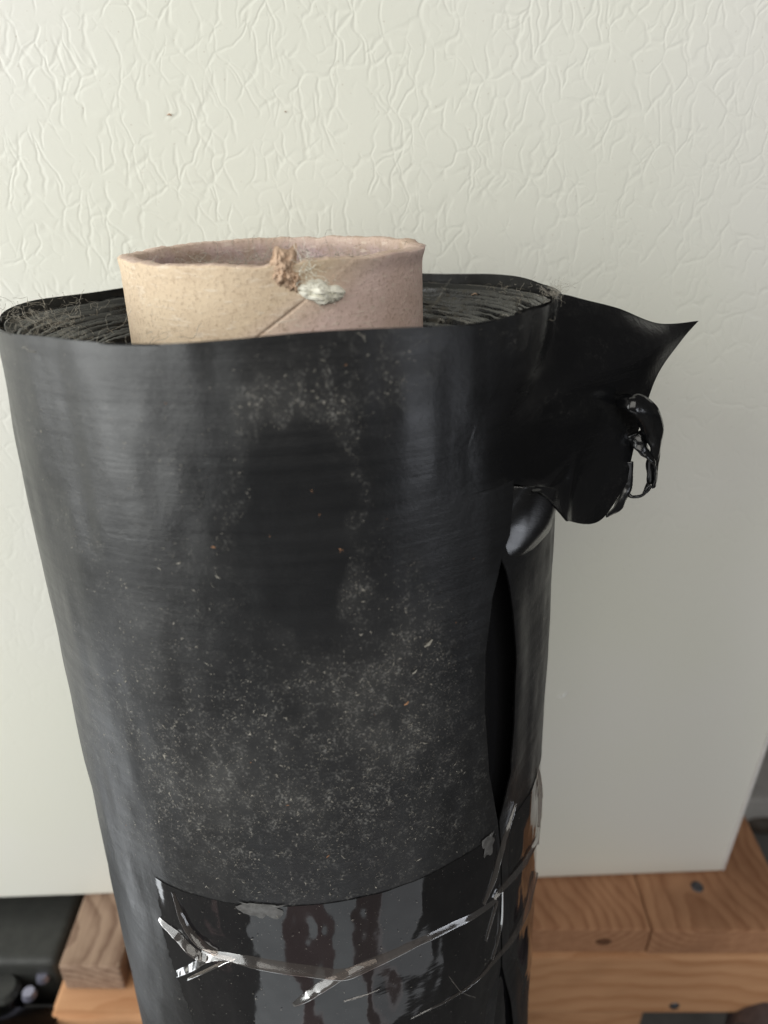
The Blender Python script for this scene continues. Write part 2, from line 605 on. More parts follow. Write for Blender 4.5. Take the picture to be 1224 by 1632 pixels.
pl2 = plank('timber_plank', xb + 0.006, xb + 0.075, yfl + 0.004, yfl + 0.5, ZT - TH - 0.0008, ZT - 0.0008, M_WOODX,
            'orange plank mostly hidden behind the left edge of the roll', 'timber', g_t)
# cross beams
zbm = ZT - TH - 0.0015
yb = yfr - 0.001
zlow = at_y(1000, 1616, yb)[2]
bmR = plank('timber_beam', xl - 0.05, xr_edge + 0.004, yb, yb + 0.05, zlow, zbm, M_WOODX,
            'orange pine beam running below the plank ends right of the roll', 'timber', g_t, bevel=0.003)
xbl = at_z(97, 1556, ZT - 0.032)[0] + 0.004
bmL = plank('timber_beam', xbl, xb + 0.10, yfl - 0.016, yfl + 0.05, zlow - 0.02, zbm, M_WOODX,
            'orange pine beam below the grey plank at lower left', 'timber', g_t, bevel=0.003)
for i, (a, b, c, lab) in enumerate(((xl + 0.0, xl + 0.09, zlow - 0.001, 'rough upright block holding up the right pine beam'),
                                   (xbl + 0.01, xbl + 0.10, zlow - 0.021, 'rough upright block holding up the left pine beam'))):
    plank('timber_block', a, b, (yb if i == 0 else yfl) + 0.012, (yb if i == 0 else yfl) + 0.05, 0.0, c, M_WOODX, lab, 'timber')
plank('timber_block', xr_edge - 0.09, xr_edge - 0.01, yfr + 0.35, yfr + 0.43, 0.0, ZT - TH - 0.001, M_WOODX,
      'rough upright block under the far end of the right plank', 'timber')


def disc(name, P, nrm, r, t, mat, parent, sq=1.0):
    bm = bmesh.new()
    bmesh.ops.create_cone(bm, cap_ends=True, segments=14, radius1=r, radius2=r * 0.75, depth=t)
    for v in bm.verts:
        v.co.x *= sq
    me = bpy.data.meshes.new(name)
    bm.to_mesh(me); bm.free()
    o = link(name, me, mat, parent, False)
    q = Vector(nrm).to_track_quat('Z', 'Y')
    o.matrix_world = Matrix.Translation(Vector(P)) @ q.to_matrix().to_4x4()
    return o


bpy.context.view_layer.update()
disc('nail_head', at_z(1111, 1413, ZT) + np.array([0, 0, 0.0004]), (0, 0, 1), 0.0042, 0.0012, M_NAIL, pr)
disc('nail_head', at_y(1075, 1604, yb - 0.0005), (0, -1, 0), 0.0036, 0.0012, M_NAIL, bmR)
disc('knot', at_y(962, 1501, yfr + 0.0010), (0, -1, 0), 0.0036, 0.0010, M_KNOT, pm, 1.6)

# ------------------------------------------------------------------ dark moulded bracket at lower left
zc_ = ZT - 0.012
xq = at_z(112, 1445, zc_)[0]
br = empty('storage_case', (xq, yfl - 0.01, 0))
tag(br, 'black plastic case with rounded corner at lower left of the photo', 'case')
A0 = at_z(0, 1445, zc_); A1 = at_z(105, 1445, zc_); A2 = at_z(78, 1535, zc_)
y0, y1 = A2[1], A1[1] + 0.03
link('lid', box_mesh('lid', -0.30, A2[0] - xq + 0.004, y0 - (yfl - 0.01), y1 - (yfl - 0.01), zc_ - 0.05, zc_, 0.006, 4), M_DARK, br)
B2 = at_z(97, 1556, zc_ - 0.02)
yb0 = at_z(60, 1720, zc_ - 0.02)[1]
bm = bmesh.new()
bmesh.ops.create_cube(bm, size=1)
for v in bm.verts:
    v.co = Vector((-0.30 if v.co.x < 0 else B2[0] - xq + 0.002, (yb0 if v.co.y < 0 else y0 - 0.002) - (yfl - 0.01), 0.0 if v.co.z < 0 else zc_ - 0.014))
bmesh.ops.bevel(bm, geom=[e for e in bm.edges if abs(e.verts[0].co.z - e.verts[1].co.z) > 0.05], offset=0.028, segments=8, affect='EDGES')
bmesh.ops.bevel(bm, geom=[e for e in bm.edges if min(e.verts[0].co.z, e.verts[1].co.z) > 0.05], offset=0.007, segments=4, affect='EDGES')
me = bpy.data.meshes.new('body'); bm.to_mesh(me); bm.free()
link('body', me, M_BLACK, br)
bpy.context.view_layer.update()
for px, py, r in ((5, 1575, 0.010), (68, 1556, 0.0042), (46, 1583, 0.0045)):
    P = at_z(px, py, zc_ - 0.0135)
    disc('boss_and_glint', P, (0, 0, 1), r, 0.004, M_DARK if r > 0.008 else mat_plain('bluish_glint', (0.35, 0.35, 0.45), 0.3, 0.5, 200, 0.2, None, 0.1, 0.7), br)  # the two small discs colour in bluish highlights, the large one is a boss

bp = at_z(1184, 1275, 0.05)
o = link('paving_slab', box_mesh('slab', 0, 0.45, 0, 0.35, 0, 0.05, 0.004, 2), mat_plain('pale_concrete', (0.40, 0.39, 0.38), 0.9, 0.2, 40, 0.2), None, False)
o.location = (bp[0] - 0.03, bp[1], 0.0)
tag(o, 'pale grey concrete slab on the floor beyond the panel corner', 'slab')
# hoses on the floor at the far right
hp = [at_z(1150, 1282, 0.012), at_z(1185, 1296, 0.012), at_z(1200, 1308, 0.012), at_z(1224, 1312, 0.012), at_z(1300, 1306, 0.012)]
hs = link('hose', mesh_many('hose', [tube_data(catmull(hp, 40), 0.011, 12)]), M_HOSE)
tag(hs, 'dark brown hose on the floor beyond the panel corner', 'hose')
hp = [at_z(1170, 1680, 0.16), at_z(1188, 1600, 0.16), at_z(1208, 1555, 0.16), at_z(1260, 1520, 0.16)]
hs = link('pipe', mesh_many('pipe', [tube_data(catmull(hp, 40) + np.array([0.02, 0, 0]), 0.026, 16)]),
          mat_plain('purple_grey_pipe', (0.11, 0.09, 0.095), 0.5, 0.4))
tag(hs, 'dull purple grey pipe elbow at the lower right corner', 'pipe')

# ------------------------------------------------------------------ the roll
roll = bpy.data.objects.new('plastic_roll', None)
roll.empty_display_size = 0.05
COL.objects.link(roll)
roll.matrix_world = ROLL_M
tag(roll, 'standing roll of dusty black plastic sheeting leaning on the cream panel', 'plastic roll')


def poly_phi(pts, R=RR):
    q = np.array([cyl(x, y, R) for x, y in pts])
    o = np.argsort(q[:, 1])
    return q[o, 1], q[o, 0]


def phi_of(tab, z):
    return np.interp(z, tab[0], tab[1])


SL = poly_phi([(846, 500), (836, 560), (826, 640), (820, 720), (819, 785), (814, 850), (800, 890), (783, 950), (771, 1040), (770, 1130), (778, 1230), (793, 1308), (797, 1420),
               (799, 1540), (786, 1632), (770, 1800)])
SR = poly_phi([(848, 500), (838, 560), (830, 640), (824, 720), (822, 785), (818, 850), (803, 891), (807, 960), (814, 1050), (813, 1150), (808, 1230), (795, 1308), (798, 1420),
               (801, 1540), (812, 1632), (830, 1800)])
# the edge along which the sheet peels away into the flap
Z_TEAR = cyl(812, 790)[1]


def top_shrink(z):
    t = np.clip((LR - z) / 0.06, 0, 1)
    return 1 - 0.014 * (1 - t) ** 2


def rim_height(phi):
    return 0.0006 * np.sin(3 * phi + 1) + 0.0005 * np.sin(7 * phi)


def sheet_r(phi, z):
    r = RR * top_shrink(z)
    r = r + 0.00045 * vnoise(phi * 5 + 3, z * 28, 3) + 0.00025 * vnoise(phi * 14, z * 70, 5)
    # soft vertical dents on the left front and a hollow below the rim
    r = r - 0.0010 * np.exp(-((phi + 0.62) / 0.13) ** 2) * np.exp(-((z - LR + 0.03) / 0.03) ** 2)
    r = r - 0.0007 * np.exp(-((phi - 0.08) / 0.25) ** 2) * np.exp(-((z - LR + 0.045) / 0.03) ** 2)
    return r


def g2(phi, z, px, py, sx, sz, amp):
    p0, z0 = cyl(px, py)
    return amp * np.exp(-((phi - p0) / sx) ** 2 - ((z - z0) / sz) ** 2)


def dust_and_sheen(phi, z):
    d = 0.12 + 0.10 * vnoise(phi * 4, z * 30, 11)
    t = LR - z
    d = d + 0.26 * np.exp(-((t - 0.122) / 0.030) ** 2)          # low belt
    p0, z0 = cyl(475, 865)                                      # a wiped oval with dust pushed up round its edge
    q = np.sqrt(((phi - p0) / 0.185) ** 2 + ((z - z0) / 0.0295) ** 2)
    q = q + 0.22 * vnoise(phi * 8, z * 75, 41) + 0.14 * vnoise(phi * 24, z * 220, 43)
    ang = np.arctan2((z - z0) / 0.0295, (phi - p0) / 0.185)
    wgt = 0.18 + 0.78 * np.clip(np.sin(ang), 0, 1) ** 0.7 + 0.45 * np.clip(np.cos(ang + 0.6), 0, 1) ** 2
    d = d + 0.62 * wgt * np.exp(-((q - 1.02) / 0.17) ** 2)
    d = d + g2(phi, z, 470, 640, 0.14, 0.008, 0.35)
    d = d + g2(phi, z, 660, 1030, 0.16, 0.028, 0.38)
    d = d + g2(phi, z, 580, 1120, 0.22, 0.018, 0.45)
    d = d + g2(phi, z, 250, 1130, 0.35, 0.030, 0.20)
    d = d + g2(phi, z, 460, 1260, 0.45, 0.024, 0.35)
    d = d + g2(phi, z, 650, 590, 0.16, 0.010, 0.40)
    d = d + g2(phi, z, 870, 980, 0.20, 0.030, 0.30)
    d = d + g2(phi, z, 820, 530, 0.22, 0.010, 0.45)  # rim sheen put into the dust colour: paler film beside the flap
    d = d - 0.75 * np.exp(-np.abs(q / 0.74) ** 2.4)
    d = d - g2(phi, z, 770, 690, 0.22, 0.030, 0.75)
    d = d * (1 + 0.5 * vnoise(phi * 22, z * 230, 17) + 0.55 * vnoise(phi * 9, z * 90, 19))
    return np.clip(d, 0, 1)


# ---- flap peeling off the outer sheet
FC = [
    [('c', 858, 489), ('c', 880, 474), (890, 469, .2000), (930, 477, .205), (985, 491, .212), (1050, 515, .222), (1113, 511, .236)],
    [('c', 845, 548), ('c', 868, 546), (882, 543, .1915), (930, 541, .1965), (990, 545, .205), (1045, 546, .215), (1088, 541, .229)],
    [('c', 800, 607), ('c', 838, 604), (866, 603, .1825), (915, 606, .1900), (975, 606, .2005), (1020, 600, .209), (1052, 592, .219)],
    [('c', 765, 670), ('c', 800, 668), ('c', 834, 665), (890, 668, .1845), (955, 668, .198), (1000, 660, .206), (1030, 645, .213)],
    [('c', 748, 725), ('c', 782, 724), ('c', 824, 722), (882, 728, .1815), (940, 728, .194), (988, 716, .203), (1014, 700, .208)],
    [('c', 755, 766), ('c', 785, 762), ('c', 824, 757), (872, 768, .1785), (922, 788, .187), (972, 772, .196), (1004, 742, .204)],
    [('c', 764, 785), ('c', 790, 777), ('c', 824, 772), (866, 789, .173), (912, 831, .178), (958, 829, .190), (1000, 768, .202)],
]
G = []
for row in FC:
    q = []
    for t in row:
        if t[0] == 'c':
            ph, z = cyl(t[1], t[2])
            z = min(z, LR)
            q.append(pol(sheet_r(np.array(ph), np.array(z)), ph, z))
        else:
            q.append(to_roll(at_y(*t)))
    G.append(q)
G = np.array(G, float)
NU2, NV2 = 110, 90
tmp = np.array([catmull(r, NU2) for r in G])
FLP = np.stack([catmull(tmp[:, i], NV2) for i in range(NU2)], 1)
vv, uu = np.meshgrid(np.linspace(0, 1, NV2), np.linspace(0, 1, NU2), indexing='ij')
bend = 0.0004 * vnoise(uu * 7, vv * 6, 21) * np.clip(uu * 3 - 0.6, 0, 1)
# a sharp fold radiating from the middle of the flap to its lower lobe
fold = np.exp(-((uu - (0.60 + 0.10 * (vv - 0.7))) / 0.020) ** 2) * np.clip((vv - 0.62) / 0.2, 0, 1) * 0.0017
fold += np.exp(-((uu - (0.60 - 0.42 * (vv - 0.62))) / 0.018) ** 2) * np.clip((vv - 0.66) / 0.2, 0, 1) * 0.0013
nrm_dir = to_roll(BASE + np.array([0, -1.0, 0.0]))
FLP = FLP + (bend + fold)[..., None] * nrm_dir
col0 = FLP[:, 0]
f_ph = np.arctan2(col0[:, 0], -col0[:, 1])
FLP[..., 2] += (LR - FLP[0, 0, 2]) * np.exp(-uu * 5) * np.exp(-vv * 12)
f_z = col0[:, 2].copy()
f_z[0] = LR
for i in range(NV2):      # the first column lies exactly on the sheet it grows out of
    FLP[i, 0] = pol(sheet_r(np.array(f_ph[i]), np.array(f_z[i])), f_ph[i], f_z[i])
arc = np.concatenate([np.zeros((NV2, 1)), np.cumsum(np.linalg.norm(np.diff(FLP, axis=1), axis=2), 1)], 1)
uvf = np.stack([f_ph[:, None] * RR + arc, FLP[..., 2]], -1)
dfl = np.clip(dust_and_sheen(np.broadcast_to(f_ph[:, None], arc.shape), uvf[..., 1]) * np.clip(1 - uu * 2.5, 0, 1) + np.clip(0.22 + 0.4 * vnoise(uu * 9, vv * 9, 31), 0, 1) * np.clip(uu * 2.5, 0, 1), 0, 1)
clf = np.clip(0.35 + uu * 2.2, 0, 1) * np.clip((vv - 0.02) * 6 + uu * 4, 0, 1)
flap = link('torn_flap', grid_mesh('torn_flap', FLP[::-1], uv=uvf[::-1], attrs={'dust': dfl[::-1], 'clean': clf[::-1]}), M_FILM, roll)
solidify(flap, 0.0004, rim=False)
flap['label'] = 'glossy black flap of sheeting torn loose and pointing right'
# above the tear the sheet ends where the flap begins
o_ = np.argsort(f_z)
z_low = f_z[o_][0]
keep = SL[0] < z_low - 0.0006
p_step = np.interp(z_low - 0.0004, SL[0], SL[1])
SL = (np.concatenate([SL[0][keep], [z_low - 0.0004], f_z[o_]]), np.concatenate([SL[1][keep], [p_step], f_ph[o_]]))


# outer sheet: from the slit's right lip round the back to its left lip
zt = np.concatenate([np.linspace(0.0005, LR - 0.30, 60)[:-1], np.linspace(LR - 0.30, z_low - 0.0004, 290), f_z[o_]])
NU = 760
A0C, A1C = R_(48.5), R_(46.0) + 2 * math.pi
rows, uvs, ds, cs = [], [], [], []
for z in zt:
    a0 = phi_of(SR, z)
    a1 = phi_of(SL, z) + 2 * math.pi
    w = np.linspace(0, 1, NU)
    phi = A0C + (A1C - A0C) * w + (a1 - A1C) * np.clip((w - 0.95) / 0.05, 0, 1) ** 1.6 + (a0 - A0C) * np.clip((0.05 - w) / 0.05, 0, 1) ** 1.6
    zz = z + (rim_height(phi) * np.clip((a1 - phi) / 0.3, 0, 1) if z > LR - 1e-6 else 0)
    r = sheet_r(((phi + math.pi) % (2 * math.pi)) - math.pi, np.full(NU, z))
    # lips of the slit lift a little
    gap = 0.0 if z > Z_TEAR - 0.01 else max(0.0, (a1 - 2 * math.pi) * -1 + a0)
    lift = np.exp(-((phi - a0) / 0.10) ** 2) * 0.0018 * min(1, gap / 0.10) + (np.exp(-((phi - a1) / 0.07) ** 2) * 0.0006 * min(1, gap / 0.10) if z < Z_TEAR - 0.01 else 0)
    r = r + lift
    # just above the slit the right lip is pulled in under the flap
    zr = z - cyl(800, 890)[1]
    if zr > -0.004:
        k = min(1, (zr + 0.004) / 0.012)
        r = r - 0.0030 * k * np.exp(-((phi - a0) / 0.22) ** 2)
    rows.append(np.stack([r * np.sin(phi), -r * np.cos(phi), np.full(NU, z) + (zz - z)], -1))
    pw = ((phi + math.pi) % (2 * math.pi)) - math.pi
    uvs.append(np.stack([(phi - 2 * math.pi) * RR, np.full(NU, z)], -1))
    ds.append(dust_and_sheen(pw, np.full(NU, z)))
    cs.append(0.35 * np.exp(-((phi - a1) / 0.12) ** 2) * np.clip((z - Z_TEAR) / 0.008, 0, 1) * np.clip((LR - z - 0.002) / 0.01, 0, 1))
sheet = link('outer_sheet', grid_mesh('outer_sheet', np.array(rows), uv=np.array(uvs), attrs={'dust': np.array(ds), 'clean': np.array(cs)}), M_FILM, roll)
solidify(sheet, 0.0004, rim=False)
sheet['label'] = 'dusty black outer sheet split by a long narrow slit at right'


# second, inner lip of sheet along the rim (a turn of film just inside the outermost one)
def ring_sheet(name, R0, z0, z1, dz, seed, mat, n=240, m=12):
    phi = np.linspace(0, 2 * math.pi, n, endpoint=False)
    out, dd = [], []
    for k, w in enumerate(np.linspace(0, 1, m)):
        zz = z0 + (z1 - z0) * w + dz * w * vnoise(phi * 3, phi * 0 + seed, seed)
        r = R0 + 0.0005 * vnoise(phi * 6, phi * 0 + k * 0.3, seed)
        out.append(np.stack([r * np.sin(phi), -r * np.cos(phi), zz], -1))
        dd.append(np.full(n, 0.6 * w))
    P = np.array(out)
    uv = np.stack(np.broadcast_arrays(phi[None] * R0, np.linspace(z0, z1, m)[:, None]), -1)
    return link(name, grid_mesh(name, P, True, uv, {'dust': np.array(dd)}), mat, roll)


# wound body: the ends of many turns, dished towards the core
NR, NP = 250, 420
rr = np.linspace(0.0446, RR * 0.975, NR)
phi = np.linspace(0, 2 * math.pi, NP, endpoint=False)
PHI, RRg = np.meshgrid(phi, rr)
lay = (RRg - 0.0446) / 0.0013 + PHI / (2 * math.pi)
li_ = np.floor(lay)
fr = lay - li_
hsh = np.sin(li_ * 12.9898 + 1.7) * 43758.5453
hsh = hsh - np.floor(hsh)
hsh2 = np.sin(li_ * 78.233 + 0.3) * 12543.123
hsh2 = hsh2 - np.floor(hsh2)
tt = (RRg - 0.0446) / (RR * 0.975 - 0.0446)
tq = np.clip((li_ * 0.0013 - PHI / (2 * math.pi) * 0.0013) / (RR * 0.975 - 0.0446), 0, 1)
dish = -0.0170 + 0.0158 * tq ** 1.25
H = LR + dish + (hsh - 0.5) * 0.0026 + 0.0009 * np.sin(PHI * (2 + 3 * hsh2) + hsh * 9) * hsh2 - 0.0030 * np.clip((np.abs(fr - 0.5) - 0.28) / 0.18, 0, 1)
H = H + 0.00018 * vnoise(PHI * 30, RRg * 900, 5)
H = np.minimum(H, LR - 0.0006)
rad = RRg * top_shrink(np.full_like(RRg, LR)) + 0.0003 * vnoise(PHI * 8, lay, 8)
P = np.stack([rad * np.sin(PHI), -rad * np.cos(PHI), H], -1)
# outer wall of the wound body
wall = []
Rw = RR * 0.975
for z in np.concatenate([np.linspace(LR - 0.003, LR - 0.30, 60), [0.0015]]):
    r = (Rw - 0.0020) * top_shrink(np.full(NP, z)) + 0.0002 * vnoise(phi * 6, phi * 0 + z * 40, 4)
    wall.append(np.stack([r * np.sin(phi), -r * np.cos(phi), np.full(NP, z)], -1))
P = np.concatenate([P, np.array(wall)])
dd = np.concatenate([np.clip(0.10 + 0.40 * tt ** 3 + 0.25 * np.sin(PHI * 1.0 - 0.9), 0.05, 0.8), np.zeros((len(wall), NP))])
wd = link('wound_layers', grid_mesh('wound_layers', P, True, None, {'dust': dd}), M_WIND, roll)
wd['label'] = 'stacked edges of wound black film dished around the core'

# ---- curled shreds at the flap's torn edge
def ribbon(name, ctrl, width, mat, parent, n=40, m=9, curl=0.0, seed=1, side=None):
    C = catmull([to_roll(at_y(*c)) for c in ctrl], n)
    T = np.gradient(C, axis=0)
    T /= np.linalg.norm(T, axis=1)[:, None]
    view = to_roll(BASE + FW)
    N = np.cross(T, view)
    N /= np.linalg.norm(N, axis=1)[:, None]
    B = np.cross(N, T)
    W = np.interp(np.linspace(0, 1, n), np.linspace(0, 1, len(width)), width)
    w = np.linspace(-1, 1, m)
    s_ = np.linspace(0, 1, n)
    tw = curl * s_ + 0.7 * vnoise(s_ * 6, s_ * 0, seed)
    P = []
    for i in range(n):
        d = N[i] * math.cos(tw[i]) + B[i] * math.sin(tw[i])
        k = -N[i] * math.sin(tw[i]) + B[i] * math.cos(tw[i])
        P.append(C[i] + np.outer(w * W[i], d) - np.outer((1 - w ** 2) * W[i] * 0.45 + 0.15 * W[i] * vnoise(w * 3, w * 0 + i * 0.4, seed + 2), k))
    P = np.array(P)
    uv = np.stack(np.broadcast_arrays(w[None] * 0.005, s_[:, None] * 0.03), -1)
    o = link(name, grid_mesh(name, P, uv=uv, attrs={'dust': np.full((n, m), 0.25)}), mat, parent)
    solidify(o, 0.0006, 0)
    return o


M_SHRED = mat_film('black_film_shred', 0.10, 0.2, True)
ribbon('torn_shred', [(985, 640, .203), (1008, 642, .199), (1032, 662, .201), (1045, 705, .205), (1040, 735, .207), (1038, 770, .207)], (0.0012, 0.0030, 0.0034, 0.0026, 0.0020, 0.0012), M_SHRED, flap, seed=4)
ribbon('torn_shred', [(1012, 690, .207), (1024, 715, .205), (1040, 740, .205), (1041, 775, .206)], (0.0030, 0.0022, 0.0016, 0.0010), M_SHRED, flap, curl=1.0, seed=9)
ribbon('torn_shred', [(1036, 772, .206), (1024, 788, .206), (1008, 792, .207), (998, 785, .208)], (0.0010, 0.0004, 0.0003, 0.0006), M_SHRED, flap, seed=6, m=5)
ribbon('torn_shred', [(1003, 735, .204), (998, 775, .205), (985, 806, .201), (966, 822, .195)], (0.0010, 0.0016, 0.0014, 0.0004), M_FOLD, flap, seed=12, m=5)

# ---- taut shiny fold of the inner sheet below the flap
FT = [[(822, 776), (838, 774), (858, 774), (876, 778), (886, 785)],
      [(820, 805), (838, 803), (858, 803), (876, 806), (886, 810)],
      [(817, 835), (835, 836), (855, 836), (873, 834), (885, 832)],
      [(811, 865), (828, 870), (846, 866), (864, 855), (882, 845)],
      [(803, 888), (820, 890), (838, 886), (855, 874), (876, 855)]]
offs = [[-.0018, .0016, .0030, .0020, -.001], [-.0018, .0016, .0032, .0020, -.001], [-.0018, .0014, .0026, .0014, -.001],
        [-.0015, .0006, .0010, .0006, -.001], [-.002, -.0004, -.0002, -.0004, -.0015]]
G = []
for r_, o_ in zip(FT, offs):
    q = []
    for (x, y), o in zip(r_, o_):
        ph, z = cyl(x, y)
        q.append(pol(RR + o, ph, z))
    G.append(q)
G = np.array(G)
tmp = np.array([catmull(r, 50) for r in G])
TF = np.stack([catmull(tmp[:, i], 50) for i in range(50)], 1)
vv, uu = np.meshgrid(np.linspace(0, 1, 50), np.linspace(0, 1, 50), indexing='ij')
wr = 0.0009 * np.sin((uu * 1.3 + vv * 0.55) * 9) * np.clip(1 - vv, 0, 1)
TF[..., 0] += wr * 0.8
TF[..., 1] -= wr
tfo = link('taut_fold', grid_mesh('taut_fold', TF[::-1], uv=np.stack([uu * 0.02, vv * 0.03], -1), attrs={'dust': np.zeros((50, 50))}), M_FOLD, roll)
solidify(tfo, 0.0004)
tfo['label'] = 'shiny stretched fold of film just under the flap'

# ------------------------------------------------------------------ cardboard core
CO, CI = 0.0420, 0.0375
HC = 0.0125
p_a, z_a = cyl(505, 478, CO)
p_b, z_b = cyl(437, 531, CO)
slope = (p_b - p_a) / (z_b - z_a)
NPc = 900
phi = np.linspace(-math.pi, math.pi, NPc, endpoint=False)
rows = []


def helix(phi, z):
    """signed angle from the spiral seam"""
    return ((phi - p_a - slope * (z - z_a) + math.pi) % (2 * math.pi)) - math.pi


top = LR + HC + 0.0007 - 0.0012 * np.cos(phi) + 0.0004 * vnoise(phi * 9, phi * 0, 2) + 0.0001 * vnoise(phi * 40, phi * 0, 3)
top = top - 0.0012 * np.exp(-((phi - 0.05) / 0.12) ** 2)
prof = []
for w in np.concatenate([np.linspace(0, 0.5, 5)[:-1], np.linspace(0.5, 1, 130)]):
    z = LR - 0.06 + (top - LR + 0.06) * w
    hs_ = helix(phi, z)
    flare = 0.0010 * np.exp(-((1 - w) / 0.035) ** 2) * (0.35 + 0.9 * np.exp(-((phi - 1.2) / 0.55) ** 2))
    r = CO + flare + np.clip(hs_ * 60, 0, 1) * np.clip(1 - hs_ * 4, 0, 1) * 0.00015 - 0.0004 * np.clip((z_a + 0.001 - z) / 0.002, 0, 1) * np.exp(-(hs_ / 0.010) ** 2)
    r = r + 0.00004 * vnoise(phi * 25, z * 900, 6)
    prof.append((r, z, np.clip(hs_ * 2.2 + 0.35, 0, 1) * np.clip((2.6 - hs_) * 3, 0, 1), 0 * phi, np.exp(-(hs_ / 0.011) ** 2) * np.clip((z_a + 0.001 - z) / 0.002, 0, 1)))
for k, w in enumerate(np.linspace(0, 1, 6)[1:]):
    r = CO + (CI - CO) * w + 0.0004 * (1 - w)
    z = top + 0.0005 * math.sin(w * math.pi) + 0.0001 * vnoise(phi * 45, phi * 0 + k * 1.7, 9)
    prof.append((r + 0 * phi, z, 0.5 + 0 * phi, 0.3 + 0 * phi, 0 * phi))
for w in np.linspace(0, 1, 24)[1:]:
    z = top + (LR - 0.06 - top) * w
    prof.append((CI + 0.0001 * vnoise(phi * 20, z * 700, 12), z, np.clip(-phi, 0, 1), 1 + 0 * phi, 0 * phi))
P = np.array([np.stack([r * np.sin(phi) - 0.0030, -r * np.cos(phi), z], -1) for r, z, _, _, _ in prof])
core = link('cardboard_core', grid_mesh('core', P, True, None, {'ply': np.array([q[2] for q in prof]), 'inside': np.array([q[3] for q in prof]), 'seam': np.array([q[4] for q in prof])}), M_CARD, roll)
core['label'] = 'tan and pink cardboard tube standing out of the roll'


def blob(name, px, py, R, ph_w, z_h, depth, mat, parent, seed, n=26, droop=0.0, rough=0.4):
    p0, z0 = cyl(px, py, R)
    u = np.linspace(-1, 1, n)
    U_, V_ = np.meshgrid(u, u)
    rr_ = np.sqrt(U_ ** 2 + V_ ** 2)
    hgt = np.clip(1 - rr_ ** 2, 0, 1) ** 0.6
    hgt = hgt * (1 + rough * vnoise(U_ * 4, V_ * 4, seed) + rough * 0.7 * vnoise(U_ * 9, V_ * 9, seed + 1))
    ed = 1 + 0.25 * vnoise(np.arctan2(V_, U_) * 2.5, rr_ * 0, seed + 3)
    ph = p0 + U_ * ph_w / R * ed * np.minimum(1, 1 / np.maximum(rr_, 1e-6) ** 0.6)
    z = z0 + V_ * z_h * ed + droop * U_
    r = R - 0.0006 + depth * hgt
    P = np.stack([r * np.sin(ph) - 0.0030, -r * np.cos(ph), z], -1)
    return link(name, grid_mesh(name, P), mat, parent)


fk = blob('torn_flake', 474, 431, CO, 0.0034, 0.0050, 0.0019, M_FLAKE, core, 3, 34, rough=0.5)
fk['label'] = 'ragged brown flake of torn cardboard'
fk = blob('torn_flake', 487, 448, CO, 0.0020, 0.0024, 0.0019, M_FLAKE, core, 8, 24, rough=0.5)
wb = blob('fluff', 532, 466, CO, 0.0060, 0.0028, 0.0030, M_LINT2, core, 13, 26, droop=-0.0012, rough=0.35)
wb['label'] = 'white tuft of fluff on the tube'


# ------------------------------------------------------------------ lint, fibres, dust
def fibre(p, length, wob, n=9, dirn=None):
    d = rng.normal(size=3) if dirn is None else np.asarray(dirn) + rng.normal(size=3) * 0.5
    d /= np.linalg.norm(d)
    pts = [np.asarray(p, float)]
    st = length / n
    for _ in range(n):
        d = d + rng.normal(size=3) * wob
        d /= np.linalg.norm(d)
        pts.append(pts[-1] + d * st)
    return np.array(pts)


def lint(name, specs, mat, parent, rad=0.00005):
    parts = []
    for pos, ln, wob, dr in specs:
        parts.append(tube_data(fibre(pos, ln, wob, 9, dr), rad * rng.uniform(0.6, 1.3), 3))
    o = link(name, mesh_many(name, parts), mat, parent)
    o['kind'] = 'stuff'
    return o


sp = []
for _ in range(110):      # tangled lint on the left of the rim
    ph = rng.normal(-1.25, 0.28)
    r = rng.uniform(0.058, 0.0775)
    sp.append((pol(r, ph, LR - 0.004 + 0.004 * (r - 0.058) / 0.02 + rng.uniform(-0.001, 0.002)), rng.uniform(0.003, 0.011), 0.55, None))
for _ in range(36):
    ph = rng.uniform(-0.95, -0.3)
    sp.append((pol(rng.uniform(0.05, 0.076), ph, LR - rng.uniform(0.001, 0.009)), rng.uniform(0.003, 0.010), 0.35, (rng.normal(), rng.normal(), 0.3)))
for _ in range(50):      # fuzz round the back and right rim
    ph = rng.normal(1.75, 0.45)
    r = rng.uniform(0.066, 0.0775)
    sp.append((pol(r, ph, LR - 0.002 + rng.uniform(-0.002, 0.002)), rng.uniform(0.002, 0.006), 0.6, None))
for _ in range(25):
    ph = rng.uniform(-math.pi, math.pi)
    sp.append((pol(RR * 0.985, ph, LR + 0.0003), rng.uniform(0.0012, 0.004), 0.4, None))
lint('lint', sp, M_LINT, roll)['label'] = 'tangled grey lint caught on the roll end'
sp = []
for _ in range(55):       # cobweb at the corner where the flap leaves the rim
    P0 = to_roll(at_y(886 + rng.normal(0, 5), 466 + rng.normal(0, 4), .195))
    sp.append((P0, rng.uniform(0.002, 0.006), 0.5, None))
for _ in range(3):
    P0 = to_roll(at_y(rng.uniform(680, 700), rng.uniform(485, 500), .178))
    sp.append((P0, rng.uniform(0.006, 0.011), 0.12, (0.8, 0, -0.35)))
lint('cobweb', sp, M_LINT, roll, 0.00003)
sp = []
for _ in range(70):      # fuzz on the tube's lip
    ph = rng.uniform(-1.5, 1.6)
    if rng.random() < 0.45: ph = rng.normal(0.1, 0.25)
    sp.append((pol(rng.uniform(CI, CO), ph, LR + HC + 0.0002) + np.array([-0.0030, 0, 0]), rng.uniform(0.001, 0.0045), 0.5, (0, 0, 0.6)))
for _ in range(60):
    ph = rng.normal(0.12, 0.3)
    sp.append((pol(CI + 0.0005, ph + math.pi * 0.0, LR + HC) + np.array([-0.0030, 0.001, 0]), rng.uniform(0.003, 0.009), 0.5, (rng.normal(), 0.6, 0.3)))
lint('lint', sp, M_LINT, core, 0.00005)
sp = []
